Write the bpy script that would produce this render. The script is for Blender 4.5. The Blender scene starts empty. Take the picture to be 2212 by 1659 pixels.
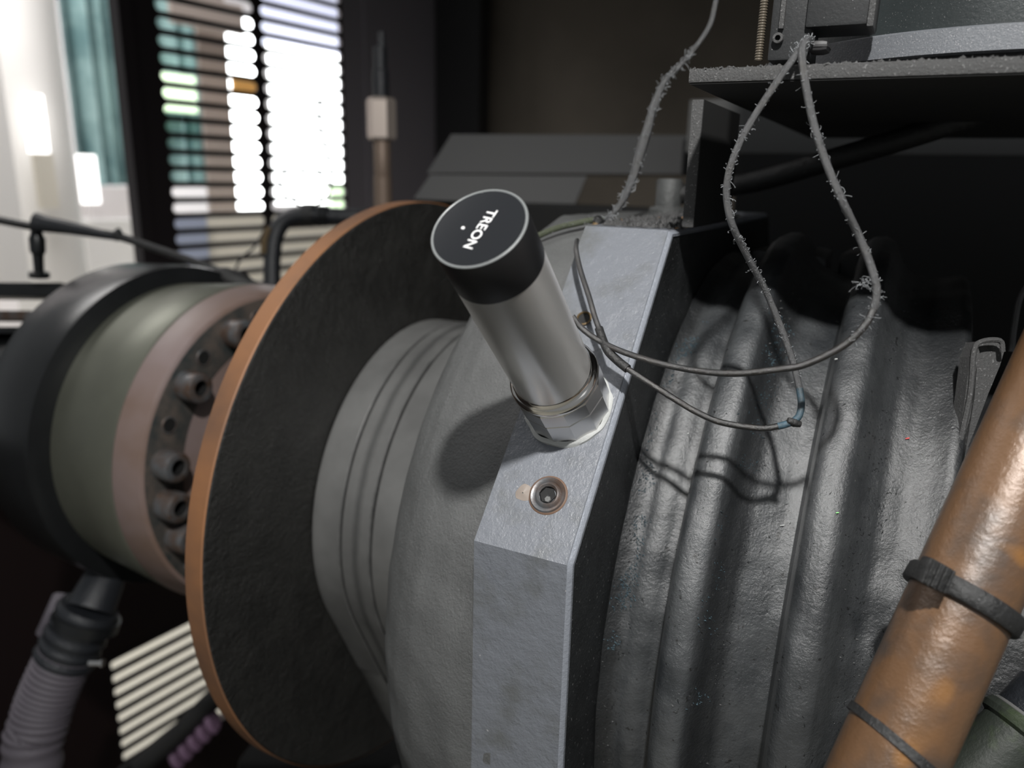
import bpy, math, random
from mathutils import Vector as V, noise
random.seed(7)
PI = math.pi
SC = bpy.context.scene

# ------------------------------------------------------------------ camera
F = 1644.5; PITCH = .2669; ROLL = .0254; CXP, CYP = 1106., 829.5
EYE = V((0, 0, 1.3))
cp, sp = math.cos(PITCH), math.sin(PITCH)
FW = V((0, cp, -sp)); up0 = V((0, sp, cp)); rt0 = V((1, 0, 0))
cr, sr = math.cos(ROLL), math.sin(ROLL)
RT = cr*rt0 + sr*up0; UP = -sr*rt0 + cr*up0
cd = bpy.data.cameras.new('camera'); cam = bpy.data.objects.new('camera', cd)
SC.collection.objects.link(cam); SC.camera = cam
from mathutils import Matrix
cam.matrix_world = Matrix(((RT.x, UP.x, -FW.x, EYE.x), (RT.y, UP.y, -FW.y, EYE.y), (RT.z, UP.z, -FW.z, EYE.z), (0, 0, 0, 1)))
cd.sensor_width = 36; cd.lens = 36*F/2212; cd.clip_start = .01; cd.clip_end = 60
cd.dof.use_dof = True; cd.dof.focus_distance = .247; cd.dof.aperture_fstop = 9.0

# ------------------------------------------------------------------ exposure, world
vs = SC.view_settings
vs.view_transform = 'Standard'; vs.look = 'None'; vs.gamma = 1; vs.use_curve_mapping = False; vs.exposure = 0
SC.cycles.use_denoising = True
SC.cycles.max_bounces = 6
wd = bpy.data.worlds.new('hall_light'); SC.world = wd; wd.use_nodes = True
wd.node_tree.nodes['Background'].inputs[0].default_value = (.93, .97, 1, 1)
wd.node_tree.nodes['Background'].inputs[1].default_value = .19

# machine frame: t along the shaft, a towards the camera, b up
AZ = 2.0401
U = V((math.sin(AZ), math.cos(AZ), 0)); W = V((U.y, -U.x, 0)); Z = V((0, 0, 1))
O = V((-.05796546, .4706355, -.19667308)) + EYE
def fr(t, a, b): return O + U*t + W*a + Z*b
def ray(x, y): return FW + RT*((x-CXP)/F) - UP*((y-CYP)/F)
def at(x, y, d): return EYE + ray(x, y)*d          # point at distance d along the view direction
def onpl(x, y, n, p):                              # point where the line of sight meets a real plane
    r = ray(x, y); return EYE + r*((p-EYE).dot(n)/r.dot(n))

def px(d, *l): return [at(x, y, d) for x, y in l]
def lamp(name, kind, loc, energy, size=.1, col=(1, 1, 1), target=None, **k):
    l = bpy.data.lights.new(name, kind); l.energy = energy; l.color = col
    if kind == 'AREA': l.size = size
    elif kind in ('POINT', 'SPOT'): l.shadow_soft_size = size
    for a, b in k.items(): setattr(l, a, b)
    o = bpy.data.objects.new(name, l); SC.collection.objects.link(o); o.location = loc
    if target is not None: o.rotation_euler = (V(target)-V(loc)).to_track_quat('-Z', 'Y').to_euler()
    return o
capc = V((-.008, .205, -.017)) + EYE
TORCH = capc + V((.03, -.634, .773)).normalized()*.50
lamp('work_torch', 'SPOT', TORCH, 20.5, .012, (1, .985, .96), fr(.17, .13, .16), spot_size=math.radians(96), spot_blend=1.0)
# louvre wall frame (needed by the outside lights)
LAZ = math.radians(33.81)
HZ = V((math.sin(LAZ), math.cos(LAZ), 0)); NN = V((-math.cos(LAZ), math.sin(LAZ), 0))   # NN points outside, away from the camera
P0 = at(450, 300, 1.3)
def lv(s, h, n=0): return P0 + HZ*s + NN*n + Z*(h - (P0.z-EYE.z))
def lpx(x, y, n=0):
    X = onpl(x, y, NN, P0 + NN*n); d = X-P0; return d.dot(HZ), X.z-EYE.z
lamp('hall_light_outside', 'AREA', lv(-.3, 1.9, 1.1), 85, 1.6, (1, .97, .95), lv(.3, -.3, 2.2))
lamp('fill_hall', 'AREA', V((.9, -1.6, 2.3)), 3, 1.2, (.95, .97, 1), fr(.1, .1, 0))  # added soft fill from behind the camera, not a lamp of the hall

# ------------------------------------------------------------------ helpers
BASE = {}
def tag(o, label=None, cat=None, group=None, kind=None):
    if label: o['label'] = label
    if cat: o['category'] = cat
    if group: o['group'] = group
    if kind: o['kind'] = kind
    return o
def thing(name, loc, label, cat, group=None, kind=None):
    o = bpy.data.objects.new(name, None); SC.collection.objects.link(o); o.location = loc
    o.empty_display_size = .01; BASE[o.name] = V(loc)
    return tag(o, label, cat, group, kind)
def mk(name, vf, mat, parent=None, angle=35):
    vs_, fs = vf
    if parent is None:
        xs = [v[0] for v in vs_]; ys = [v[1] for v in vs_]; zs = [v[2] for v in vs_]
        L = V(((min(xs)+max(xs))/2, (min(ys)+max(ys))/2, min(zs)))
    else: L = BASE[parent.name]
    me = bpy.data.meshes.new(name); me.from_pydata([V(v)-L for v in vs_], [], fs); me.update()
    me.materials.append(mat)
    if angle:
        me.polygons.foreach_set('use_smooth', [True]*len(me.polygons)); me.set_sharp_from_angle(angle=math.radians(angle))
    o = bpy.data.objects.new(name, me); SC.collection.objects.link(o)
    if parent is None: o.location = L
    else: o.parent = parent
    BASE[o.name] = L
    return o
def join(*l):
    a, b = [], []
    for v, f in l:
        n = len(a); a += v; b += [[i+n for i in g] for g in f]
    return a, b
def basis(d):
    d = V(d).normalized(); e = Z.cross(d)
    if e.length < 1e-3: e = V((1, 0, 0))
    e.normalize(); return e, d.cross(e), d
def lathe(o, d, prof, seg=96, rf=None, e=None, cap=True):
    """revolve (t, r) profile around axis d from o; rf(t, r, angle) may reshape"""
    e1, e2, d = basis(d) if e is None else e
    vs_, fs = [], []
    for t, r in prof:
        for k in range(seg):
            th = 2*PI*k/seg; q = rf(t, r, th) if rf else r
            vs_.append(o + d*t + e1*(q*math.cos(th)) + e2*(q*math.sin(th)))
    for i in range(len(prof)-1):
        for k in range(seg):
            k2 = (k+1) % seg
            fs.append([i*seg+k, i*seg+k2, (i+1)*seg+k2, (i+1)*seg+k])
    if cap:
        if prof[0][1] > 1e-5: fs.append(list(range(seg))[::-1])
        if prof[-1][1] > 1e-5: fs.append([(len(prof)-1)*seg+k for k in range(seg)])
    return vs_, fs
AX = (W, Z, -U)     # placeholder replaced below: machine basis with W x Z
MB = (W, Z, U)      # angle 0 = towards the camera, 90 = up
def rnd(c0, c1, c2, n=5):  # quadratic fillet points between c0 and c2 through c1
    return [((1-s)**2*c0[0]+2*s*(1-s)*c1[0]+s*s*c2[0], (1-s)**2*c0[1]+2*s*(1-s)*c1[1]+s*s*c2[1]) for s in [i/n for i in range(n+1)]]
def tube(pts, r, seg=10, closed=False, rfun=None, cap=True):
    pts = [V(p) for p in pts]; n = len(pts); vs_, fs = [], []
    t0 = (pts[1]-pts[0]).normalized(); e1, e2, _ = basis(t0); prev = t0
    for i, p in enumerate(pts):
        t = (pts[min(i+1, n-1)]-pts[max(i-1, 0)])
        if closed: t = pts[(i+1) % n]-pts[i-1]
        t.normalize(); q = prev.rotation_difference(t); e1 = q @ e1; e2 = q @ e2; prev = t
        rr = rfun(i/(n-1)) if rfun else r
        for k in range(seg):
            a = 2*PI*k/seg; vs_.append(p + e1*(rr*math.cos(a)) + e2*(rr*math.sin(a)))
    for i in range(n if closed else n-1):
        j = (i+1) % n
        for k in range(seg):
            k2 = (k+1) % seg; fs.append([i*seg+k, i*seg+k2, j*seg+k2, j*seg+k])
    if cap and not closed:
        fs.append(list(range(seg))[::-1]); fs.append([(n-1)*seg+k for k in range(seg)])
    return vs_, fs
def spline(P, n=8):
    P = [V(p) for p in P]; Q = [P[0]*2-P[1]] + P + [P[-1]*2-P[-2]]; out = []
    for i in range(1, len(Q)-2):
        a, b, c, d = Q[i-1:i+3]
        for k in range(n):
            t = k/n
            out.append(.5*((2*b)+(c-a)*t+(2*a-5*b+4*c-d)*t*t+(3*b-a-3*c+d)*t**3))
    out.append(Q[-2]); return out
def boxf(o, ex, ey, ez, bev=0):
    """box from corner o spanned by three vectors; optional bevel in metres"""
    if not bev:
        vs_ = [o+ex*i+ey*j+ez*k for k in (0, 1) for j in (0, 1) for i in (0, 1)]
        fs = [[0, 2, 3, 1], [4, 5, 7, 6], [0, 1, 5, 4], [2, 6, 7, 3], [0, 4, 6, 2], [1, 3, 7, 5]]
        if ex.cross(ey).dot(ez) < 0: fs = [f[::-1] for f in fs]
        return vs_, fs
    import bmesh
    bm = bmesh.new(); v, f = boxf(o, ex, ey, ez)
    bv = [bm.verts.new(p) for p in v]
    for g in f: bm.faces.new([bv[i] for i in g])
    bmesh.ops.bevel(bm, geom=bm.edges[:], offset=bev, segments=2, affect='EDGES', profile=.6)
    bm.verts.index_update()
    r = [v.co.copy() for v in bm.verts], [[v.index for v in f.verts] for f in bm.faces]; bm.free(); return r
def boxc(c, ex, ey, ez, bev=0): return boxf(c-ex/2-ey/2-ez/2, ex, ey, ez, bev)
def prism(poly, d):
    """polygon (list of points) extruded by vector d"""
    n = len(poly); vs_ = [V(p) for p in poly]+[V(p)+d for p in poly]
    fs = [list(range(n))[::-1], [n+i for i in range(n)]]+[[i, (i+1) % n, n+(i+1) % n, n+i] for i in range(n)]
    return vs_, fs
def rough(vf, amp, sc, seed=0):
    v, f = vf; out = []
    for p in v:
        out.append(p + noise.noise_vector(p*sc+V((seed, 0, 0)))*amp)
    return out, f

# ------------------------------------------------------------------ materials
def mat(name, col, rough_=.5, metal=0, bump=0, bs=500, var=0, vscale=30, col2=None, r2=None, spec=.5, emit=None, es=0, detail=4,
        bump2=0, bs2=60, thresh=None, speck=None, spk_scale=900, spk_t=.7, aniso=0, coat=0, bands=None):
    m = bpy.data.materials.new(name); m.use_nodes = True; nt = m.node_tree; N = nt.nodes; L = nt.links
    b = N['Principled BSDF']; I = b.inputs
    I['Base Color'].default_value = (*col, 1); I['Roughness'].default_value = rough_; I['Metallic'].default_value = metal
    I['Specular IOR Level'].default_value = spec; I['Coat Weight'].default_value = coat; I['Coat Roughness'].default_value = .3
    tc = N.new('ShaderNodeTexCoord')
    def nz(scale, det=detail, rg=.6):
        n = N.new('ShaderNodeTexNoise'); n.inputs['Scale'].default_value = scale; n.inputs['Detail'].default_value = det
        n.inputs['Roughness'].default_value = rg; L.new(tc.outputs['Object'], n.inputs['Vector']); return n
    out = None
    if var or col2:
        n = nz(vscale); rp = N.new('ShaderNodeValToRGB')
        t0, t1 = thresh or (.35, .65)
        rp.color_ramp.elements[0].position = t0; rp.color_ramp.elements[1].position = t1
        c2 = col2 or tuple(c*(1-var) for c in col)
        rp.color_ramp.elements[0].color = (*col, 1); rp.color_ramp.elements[1].color = (*c2, 1)
        L.new(n.outputs[0], rp.inputs[0]); out = rp.outputs[0]
        if r2 is not None:
            mr = N.new('ShaderNodeMapRange'); mr.inputs[1].default_value = t0; mr.inputs[2].default_value = t1
            mr.inputs[3].default_value = rough_; mr.inputs[4].default_value = r2
            L.new(n.outputs[0], mr.inputs[0]); L.new(mr.outputs[0], I['Roughness'])
    if speck:
        n = nz(spk_scale, 2, .5); rp = N.new('ShaderNodeValToRGB')
        rp.color_ramp.elements[0].position = spk_t; rp.color_ramp.elements[1].position = spk_t+.03
        rp.color_ramp.elements[0].color = (0, 0, 0, 1); rp.color_ramp.elements[1].color = (1, 1, 1, 1)
        L.new(n.outputs[0], rp.inputs[0])
        mx = N.new('ShaderNodeMix'); mx.data_type = 'RGBA'
        L.new(rp.outputs[0], mx.inputs[0])
        if out: L.new(out, mx.inputs[6])
        else: mx.inputs[6].default_value = (*col, 1)
        mx.inputs[7].default_value = (*speck, 1); out = mx.outputs[2]
    if out: L.new(out, I['Base Color'])
    if aniso: I['Anisotropic'].default_value = aniso
    if bands:                                         # dirt along the fillets and painted shadow left of the second rib: (t, darkness) stops measured along the shaft
        t0, t1, stops, dcol, wob = bands
        dt = N.new('ShaderNodeVectorMath'); dt.operation = 'DOT_PRODUCT'; dt.inputs[1].default_value = U; L.new(tc.outputs['Object'], dt.inputs[0])
        n = nz(70, 6, .7); ma = N.new('ShaderNodeMath'); ma.operation = 'MULTIPLY_ADD'; ma.inputs[1].default_value = wob
        L.new(n.outputs[0], ma.inputs[0]); L.new(dt.outputs['Value'], ma.inputs[2])
        mr = N.new('ShaderNodeMapRange'); mr.inputs[1].default_value = t0-.2+wob*.5; mr.inputs[2].default_value = t1-.2+wob*.5
        L.new(ma.outputs[0], mr.inputs[0]); rp = N.new('ShaderNodeValToRGB'); el = rp.color_ramp.elements
        for i, (tt, v) in enumerate(stops):
            e = el[i] if i < 2 else el.new(.5)
            e.position = (tt-t0)/(t1-t0); e.color = (v, v, v, 1)
        L.new(mr.outputs[0], rp.inputs[0]); mx = N.new('ShaderNodeMix'); mx.data_type = 'RGBA'; L.new(rp.outputs[0], mx.inputs[0])
        if out: L.new(out, mx.inputs[6])
        else: mx.inputs[6].default_value = (*col, 1)
        mx.inputs[7].default_value = (*dcol, 1); out = mx.outputs[2]
        L.new(out, I['Base Color'])
    nrm = None
    for bb, ss in ((bump, bs), (bump2, bs2)):
        if bb:
            n = nz(ss, 6, .68); bp = N.new('ShaderNodeBump'); bp.inputs['Strength'].default_value = 1
            bp.inputs['Distance'].default_value = bb; L.new(n.outputs[0], bp.inputs['Height'])
            if nrm: L.new(nrm, bp.inputs['Normal'])
            nrm = bp.outputs[0]
    if nrm: L.new(nrm, I['Normal']); L.new(nrm, I['Coat Normal'])
    if emit: I['Emission Color'].default_value = (*emit, 1); I['Emission Strength'].default_value = es
    return m
M = {}
M['cast'] = mat('cast_iron_grey_paint', (.075, .078, .077), .44, bump=.00042, bs=420, var=.35, vscale=26, bump2=.0008, bs2=110)
M['bell'] = mat('satin_grey_paint', (.135, .138, .137), .36, bump=.00042, bs=850, var=.22, vscale=22, bump2=.0006, bs2=130)
M['flange'] = mat('blue_grey_worn_paint', (.160, .171, .192), .32, bump=.00015, bs=900, col2=(.11, .115, .115), vscale=48, thresh=(.52, .75), bump2=.0007, bs2=130, coat=.3, speck=(.36, .36, .37), spk_scale=330, spk_t=.76)
M['wornedge'] = mat('worn_bright_edge', (.29, .31, .35), .3, metal=.2, bump=.0003, bs=600)
M['grime'] = mat('oily_black_paint', (.022, .024, .025), .36, bump=.0009, bs=620, var=.5, vscale=60, speck=(.14, .14, .14), spk_scale=900, spk_t=.68)
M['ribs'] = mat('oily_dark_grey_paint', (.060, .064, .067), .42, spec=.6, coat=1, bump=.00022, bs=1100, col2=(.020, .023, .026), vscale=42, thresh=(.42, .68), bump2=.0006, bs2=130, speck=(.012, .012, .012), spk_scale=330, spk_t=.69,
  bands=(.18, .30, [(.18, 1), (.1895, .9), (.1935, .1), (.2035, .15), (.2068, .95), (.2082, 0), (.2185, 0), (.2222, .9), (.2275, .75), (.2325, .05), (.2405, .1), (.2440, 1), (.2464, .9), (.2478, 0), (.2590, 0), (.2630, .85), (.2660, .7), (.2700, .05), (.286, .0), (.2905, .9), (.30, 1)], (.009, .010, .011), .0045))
M['machined'] = mat('machined_grey_steel', (.235, .235, .23), .38, metal=.35, bump=.00003, bs=900, var=.3, vscale=22,
  bands=(.0, .09, [(0, .15), (.004, 0), (.0180, .1), (.0196, .9), (.0215, .1), (.0265, .1), (.0300, .65), (.0335, .1), (.038, .1), (.0396, .9), (.0415, .1), (.09, .1)], (.045, .046, .046), .003))
M['groove'] = mat('groove_black', (.012, .012, .011), .7)
M['disc'] = mat('black_rough_paint', (.021, .0205, .019), .38, bump=.0008, bs=480, var=.4, vscale=50, bump2=.0012, bs2=150, speck=(.13, .12, .11), spk_scale=900, spk_t=.74)
M['rust'] = mat('rusty_steel_edge', (.27, .125, .055), .62, metal=.15, bump=.00012, bs=300, col2=(.11, .065, .045), vscale=14, thresh=(.4, .75))
M['steel'] = mat('brushed_stainless', (.93, .91, .88), .28, metal=.78, bump=.000006, bs=900, aniso=.5)
M['steelpol'] = mat('polished_stainless', (.85, .82, .78), .16, metal=1)
M['steelflat'] = mat('milled_stainless', (.72, .71, .70), .3, metal=1, bump=.00001, bs=700)
M['capblack'] = mat('satin_black_plastic', (.012, .012, .013), .42)
M['capface'] = mat('smooth_black_lens', (.012, .013, .015), .22, speck=(.1, .1, .1), spk_scale=500, spk_t=.76)
M['shelf'] = mat('dim_grey_shelf_paint', (.11, .11, .108), .7)
M['rim'] = mat('grey_worn_rim', (.17, .18, .18), .3, bump=.0001, bs=700)
M['redchip'] = mat('red_plastic_flake', (.5, .05, .05), .5)
M['tanchip'] = mat('beige_bare_spot', (.25, .21, .18), .5)
M['rustd'] = mat('brown_rust_stain', (.15, .09, .06), .6)
M['white'] = mat('white_print', (.85, .85, .85), .5)
M['glue'] = mat('pale_adhesive', (.44, .45, .44), .55, bump=.0003, bs=500)
M['cable'] = mat('oily_black_cable', (.006, .006, .006), .25, spec=.8, coat=1, bump=.00025, bs=2200, col2=(.016, .012, .009), vscale=160, thresh=(.45, .7))
M['cabledusty'] = mat('dusty_grey_cable', (.032, .033, .035), .34, spec=1, coat=.5, bump=.0004, bs=2200, col2=(.03, .028, .025), vscale=130, thresh=(.5, .75))
M['cableblue'] = mat('worn_blue_cable', (.05, .10, .135), .45, bump=.0003, bs=900, col2=(.02, .03, .035), vscale=160)
M['cablegreen'] = mat('dusty_green_cable', (.07, .08, .05), .7, bump=.0006, bs=900)
M['brass'] = mat('dirty_brass', (.14, .095, .045), .5, metal=.4, bump=.0004, bs=500)
M['fuzz'] = mat('grey_lint', (.24, .25, .26), .8)
M['bluelint'] = mat('bluish_lint', (.05, .085, .105), .85)
M['flake'] = mat('black_flakes', (.012, .013, .014), .5)
M['copper'] = mat('copper_chips', (.5, .28, .13), .35, metal=.7)
M['pipe'] = mat('brown_oiled_copper_pipe', (.15, .078, .036), .33, metal=.15, bump=.00014, bs=700, col2=(.065, .048, .038), vscale=30, thresh=(.45, .62), bump2=.0004, bs2=90, speck=(.33, .15, .035), spk_scale=20, spk_t=.56, coat=.7)
M['rubber'] = mat('dirty_black_rubber', (.018, .018, .018), .4, bump=.0008, bs=300, speck=(.12, .12, .12), spk_scale=900, spk_t=.72)
M['dark'] = mat('dark_sheet_metal', (.022, .021, .022), .55)
M['door'] = mat('dark_brown_door_paint', (.030, .024, .026), .45)
M['wallgrey'] = mat('grey_enclosure_paint', (.30, .275, .30), .6)
M['wallbrown'] = mat('brown_insulation_panel', (.2, .17, .135), .7, var=.3, vscale=3)
M['beam'] = mat('dark_grey_beam_paint', (.045, .045, .045), .6)
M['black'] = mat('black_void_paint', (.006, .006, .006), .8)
M['maroon'] = mat('dark_maroon_panel', (.018, .008, .008), .6)
M['box'] = mat('dusty_black_box', (.018, .019, .020), .5, bump=.0001, bs=900, speck=(.2, .2, .2), spk_scale=1300, spk_t=.72)
M['rodm'] = mat('dull_bronze_thread', (.09, .075, .055), .5, metal=.3)
M['plate'] = mat('dusty_black_plate', (.06, .06, .06), .5, bump=.0005, bs=1300, speck=(.16, .16, .16), spk_scale=1300, spk_t=.64)
M['ring'] = mat('dusty_drum_ring', (.12, .128, .14), .45, bump=.0002, bs=1100, speck=(.26, .26, .27), spk_scale=2300, spk_t=.64)
M['drum'] = mat('dusty_green_grey_drum', (.028, .034, .035), .32, bump=.0001, bs=900, speck=(.13, .13, .13), spk_scale=2300, spk_t=.68, var=.5, vscale=14)
M['ringdark'] = mat('coupling_black', (.014, .015, .016), .3, var=.3, vscale=20)
M['olive'] = mat('olive_steel', (.17, .175, .14), .42, metal=.5, var=.2, vscale=12)
M['mauve'] = mat('mauve_primer', (.235, .18, .172), .45, col2=(.17, .11, .08), vscale=9, thresh=(.4, .65))
M['boltface'] = mat('oily_flange_face', (.085, .07, .06), .38, bump=.0003, bs=260, col2=(.03, .035, .035), vscale=60)
M['bolt'] = mat('dull_blued_bolt', (.17, .18, .19), .42, metal=.6, bump=.0001, bs=500, col2=(.13, .08, .055), vscale=90)
M['pale'] = mat('pale_hub_steel', (.35, .34, .33), .4, metal=.4)
M['hole'] = mat('hole_black', (.005, .005, .005), .7)
M['fitting'] = mat('nickel_fitting', (.7, .6, .53), .35, metal=.6)
M['tan'] = mat('tan_fitting', (.23, .17, .13), .5, metal=.3)
M['hose'] = mat('grey_mauve_hose', (.11, .098, .115), .5, bump=.0004, bs=600)
M['hoseblack'] = mat('glossy_black_hose', (.02, .022, .026), .3, bump=.0006, bs=300)
M['pink'] = mat('mauve_plastic_spiral', (.26, .16, .25), .5)
M['greenfit'] = mat('mossy_green_fitting', (.022, .027, .021), .55, bump=.0004, bs=300, col2=(.035, .06, .012), vscale=40, thresh=(.55, .7))
M['outwall'] = mat('pale_hall_wall', (.78, .74, .75), .8)
M['outwhite'] = mat('white_column_paint', (.9, .88, .86), .7)
M['teal'] = mat('teal_cloth', (.34, .50, .50), .8, col2=(.13, .24, .25), vscale=3.2, thresh=(.4, .6))
M['post'] = mat('grey_brown_post', (.38, .32, .29), .7)
M['outfloor'] = mat('cream_floor', (.82, .78, .66), .7)
M['bluebox'] = mat('pale_blue_box', (.42, .47, .62), .7)
M['cream'] = mat('cream_cabinet', (.85, .80, .70), .7)
M['leafgreen'] = mat('bright_leaf', (.25, .75, .22), .6)
M['orange'] = mat('orange_sign', (.8, .42, .12), .5)
M['window'] = mat('daylight_window', (1, 1, 1), .5, emit=(.97, 1, 1), es=7.0)
M['slit'] = mat('slit_daylight', (1, 1, 1), .5, emit=(1, .98, .95), es=2.5)
M['windowdim'] = mat('blue_daylight_glass', (.5, .5, .6), .3, emit=(.55, .58, .75), es=1.0)
M['windowgreen'] = mat('window_with_trees', (1, 1, 1), .5, emit=(.55, .85, .45), es=1.3)

# ================================================================== SETTING
tag(mk('floor', boxc(V((0, 1.2, -.02)), V((9, 0, 0)), V((0, 9, 0)), V((0, 0, .04))), M['outfloor'], angle=0), 'pale hall floor glimpsed through the lower louvres', kind='structure')
PW = .45                                            # how far the louvre wall runs to the right before the corner
sR = lpx(985, 200)[0]
corner = lv(sR, 0)
def back(s, h, n=0):                                # back wall, parallel to the shaft; s from the corner
    return V((corner.x, corner.y, EYE.z+h)) + U*s - W*n
WT = .02
def wbox(s0, s1, h0, h1, n0=0, n1=.02): return boxf(lv(s0, h0, n0), HZ*(s1-s0), Z*(h1-h0), NN*(n1-n0))
door = thing('door_1', lv(.09, -.35), 'dark brown louvred steel door standing against the bright hall', None, kind='structure')
mk('door_stile', join(wbox(-.119, -.079, -.36, .60, 0, .012), wbox(-.141, -.119, -.36, .60, -.006, .02)), M['door'], door, 0)
mk('door_stile', wbox(.110, .122, -.36, .60, 0, .004), M['door'], door, 0)
s2 = .3165
mk('door_panel', wbox(-.119, s2+.06, -.62, -.355, 0, .012), M['door'], door, 0)
PIT = .0259
def slat_mesh(s0, s1, name, pitch=PIT, bar=.0096):
    r = (pitch-bar)/2; pts = []
    def arc(cx, sg, a0, a1):
        return [(cx + r*math.cos(a0+(a1-a0)*i/5), sg*pitch/2 - sg*r + sg*r*math.sin(a0+(a1-a0)*i/5)) for i in range(6)]
    top = [(s0-.003, pitch/2), (s0, pitch/2)]
    # concave ends: slot ends are half circles centred at (s0+r, +-pitch/2)
    for i in range(1, 7):
        a = PI + i/6*PI/2; top.append((s0+r + r*math.cos(a), pitch/2 + r*math.sin(a)))
    for i in range(0, 7):
        a = -PI/2 + i/6*PI/2; top.append((s1-r + r*math.cos(a), pitch/2 + r*math.sin(a)))
    top.append((s1+.003, pitch/2))
    bot = [(x, -y) for x, y in top[::-1]]
    vs_ = [HZ*x + Z*y for x, y in top+bot]
    n = len(vs_); m_ = len(top); q = []
    for i in range(m_-1): q.append([i, i+1, n-2-i, n-1-i])
    v2 = vs_ + [p+NN*.003 for p in vs_]
    fs = q + [[j+n for j in f[::-1]] for f in q] + [[(i+1) % n, i, n+i, n+(i+1) % n] for i in range(n)]
    me = bpy.data.meshes.new(name); me.from_pydata(v2, [], fs); me.update(); me.materials.append(M['door']); return me
def slats(parent, s0, s1, hs, pitch=PIT, bar=.0096):
    me = slat_mesh(s0, s1, 'slat', pitch, bar)
    for h in hs:
        o = bpy.data.objects.new('slat', me); SC.collection.objects.link(o); o.parent = parent
        o.location = lv(0, h+pitch/2) - P0 + P0 - BASE[parent.name]
        o.location = (P0 + Z*(h+pitch/2-(P0.z-EYE.z))) - BASE[parent.name]
hs = [.193+PIT*k for k in range(-20, 9)]
slats(door, -.077, .108, hs); slats(door, .124, s2, hs)
mk('door_stile', wbox(s2+.002, s2+.06, -.36, .60, 0, .012), M['wallgrey'], door, 0)
wl = thing('wall_left', lv(sR-.1, -1.3), 'dark louvre wall of the machine enclosure', None, kind='structure')
mk('plain_panel', wbox(s2+.06, sR, -1.2, .60, -.004, .012), M['wallgrey'], wl, 0)
mk('lower_panel', join(wbox(-2.2, -.271, -1.3, -.30), wbox(-.271, 1.2, -.82, -.62), wbox(.16, 1.2, -1.3, -.82), wbox(-.271, .16, -1.3, -1.075)), M['maroon'], wl, 0)
slats(wl, -.273, .15, [-.835-.0268*k for k in range(9)], .0268, .0125)
tag(mk('wall_back', boxf(back(-.01, -1.3, 0), U*1.7, Z*1.95, -W*.03), M['wallbrown'], angle=0), 'brown back wall panel of the enclosure', kind='structure')
tag(mk('trim_1', boxf(back(0, -.4, -.045), U*.115, Z*1.0, W*.045), M['dark'], angle=0), 'dark corner post of the enclosure', kind='structure')
tag(mk('ceiling', boxf(back(-.05, .60, 0), U*2.0, W*1.15, Z*.02), M['dark'], angle=0), 'dark enclosure roof sheet above the frame', kind='structure')
tag(mk('wall_right', boxf(back(1.35, -1.3, 0), U*.02, W*1.05, Z*1.9), M['dark'], angle=0), 'dark enclosure end wall behind the pipe', kind='structure')

# ------------------------------------------------------------------ hall outside the louvres
def obox(x0, y0, x1, y1, n, th):
    s0, _ = lpx(x0, (y0+y1)/2, n); s1, _ = lpx(x1, (y0+y1)/2, n)
    _, h1 = lpx((x0+x1)/2, y0, n); _, h0 = lpx((x0+x1)/2, y1, n)
    return boxf(lv(s0, h0, n), HZ*(s1-s0), Z*(h1-h0), NN*th)
def drape(x0, y0, x1, y1, n, folds=9):
    s0, _ = lpx(x0, (y0+y1)/2, n); s1, _ = lpx(x1, (y0+y1)/2, n)
    _, h1 = lpx((x0+x1)/2, y0, n); _, h0 = lpx((x0+x1)/2, y1, n)
    k = folds*6; pts = [lv(s0+(s1-s0)*i/k, h0, n+.05*math.sin(i/6*2*PI)+.02*math.sin(i*.7)) for i in range(k+1)]
    vs_ = pts+[p+Z*(h1-h0) for p in pts]+[p+NN*.01 for p in pts]+[p+NN*.01+Z*(h1-h0) for p in pts]; a = k+1
    fs = [[i, i+1, a+i+1, a+i] for i in range(k)]+[[2*a+i, 3*a+i, 3*a+i+1, 2*a+i+1] for i in range(k)]
    return vs_, fs
tag(mk('wall_hall', obox(-900, -700, 1900, 700, 3.4, .1), M['outwall'], angle=0), 'pale hall wall beyond the louvred door', kind='structure')
tag(mk('curtain', drape(150, -160, 470, 400, 2.3), M['teal']), 'teal hanging curtain behind the louvred door edge', 'curtain')
col = thing('hall_column', lv(*lpx(60, 560, 1.6), 1.6), 'white painted column in the bright hall left of the door', 'column')
s0, _ = lpx(60, 200, 1.6); _, hb = lpx(60, 640, 1.6)
mk('shaft', lathe(lv(s0, -1.28, 1.6), Z, [(0, .16), (.02, .14), (.03, .11), (1.9, .11), (1.95, .15), (2.2, .15)], 40), M['outwhite'], col)
tag(mk('window_1', obox(64, 205, 100, 330, 1.40, .03), M['slit'], angle=0), 'narrow bright slit window on the white column', kind='structure')
tag(mk('tan_pipe', obox(84, 332, 122, 450, 1.40, .03), M['cream'], angle=0), 'tan vertical duct below the slit window', 'duct')
tag(mk('window_2', obox(178, 335, 212, 440, 1.9, .03), M['slit'], angle=0), 'small bright window at foot of the teal curtain', kind='structure')
tag(mk('duct', obox(-60, -60, 22, 640, 1.3, .12), M['outwhite'], angle=0), 'wide pale duct at far edge of the hall', 'duct')
tag(mk('white_cabinet', obox(190, 475, 336, 640, 1.95, .04), M['outwhite'], angle=0), 'low white cabinet lit brightly behind the door edge', 'cabinet')
tag(mk('storage_bench', obox(195, 405, 300, 470, 2.1, .3), M['outwall'], angle=0), 'pale grey bench below the teal curtain', 'bench')
tag(mk('steel_post', obox(436, -60, 497, 458, 1.9, .02), M['post'], angle=0), 'grey brown post seen through the louvres', 'post')
tag(mk('cross_beam', obox(370, -5, 525, 62, 1.8, .02), M['post'], angle=0), 'brown cross beam on the post behind the louvres', 'beam')
tag(mk('window_3', obox(497, 30, 560, 452, 2.3, .04), M['window'], angle=0), 'bright daylight window beside the brown post', kind='structure')
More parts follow.
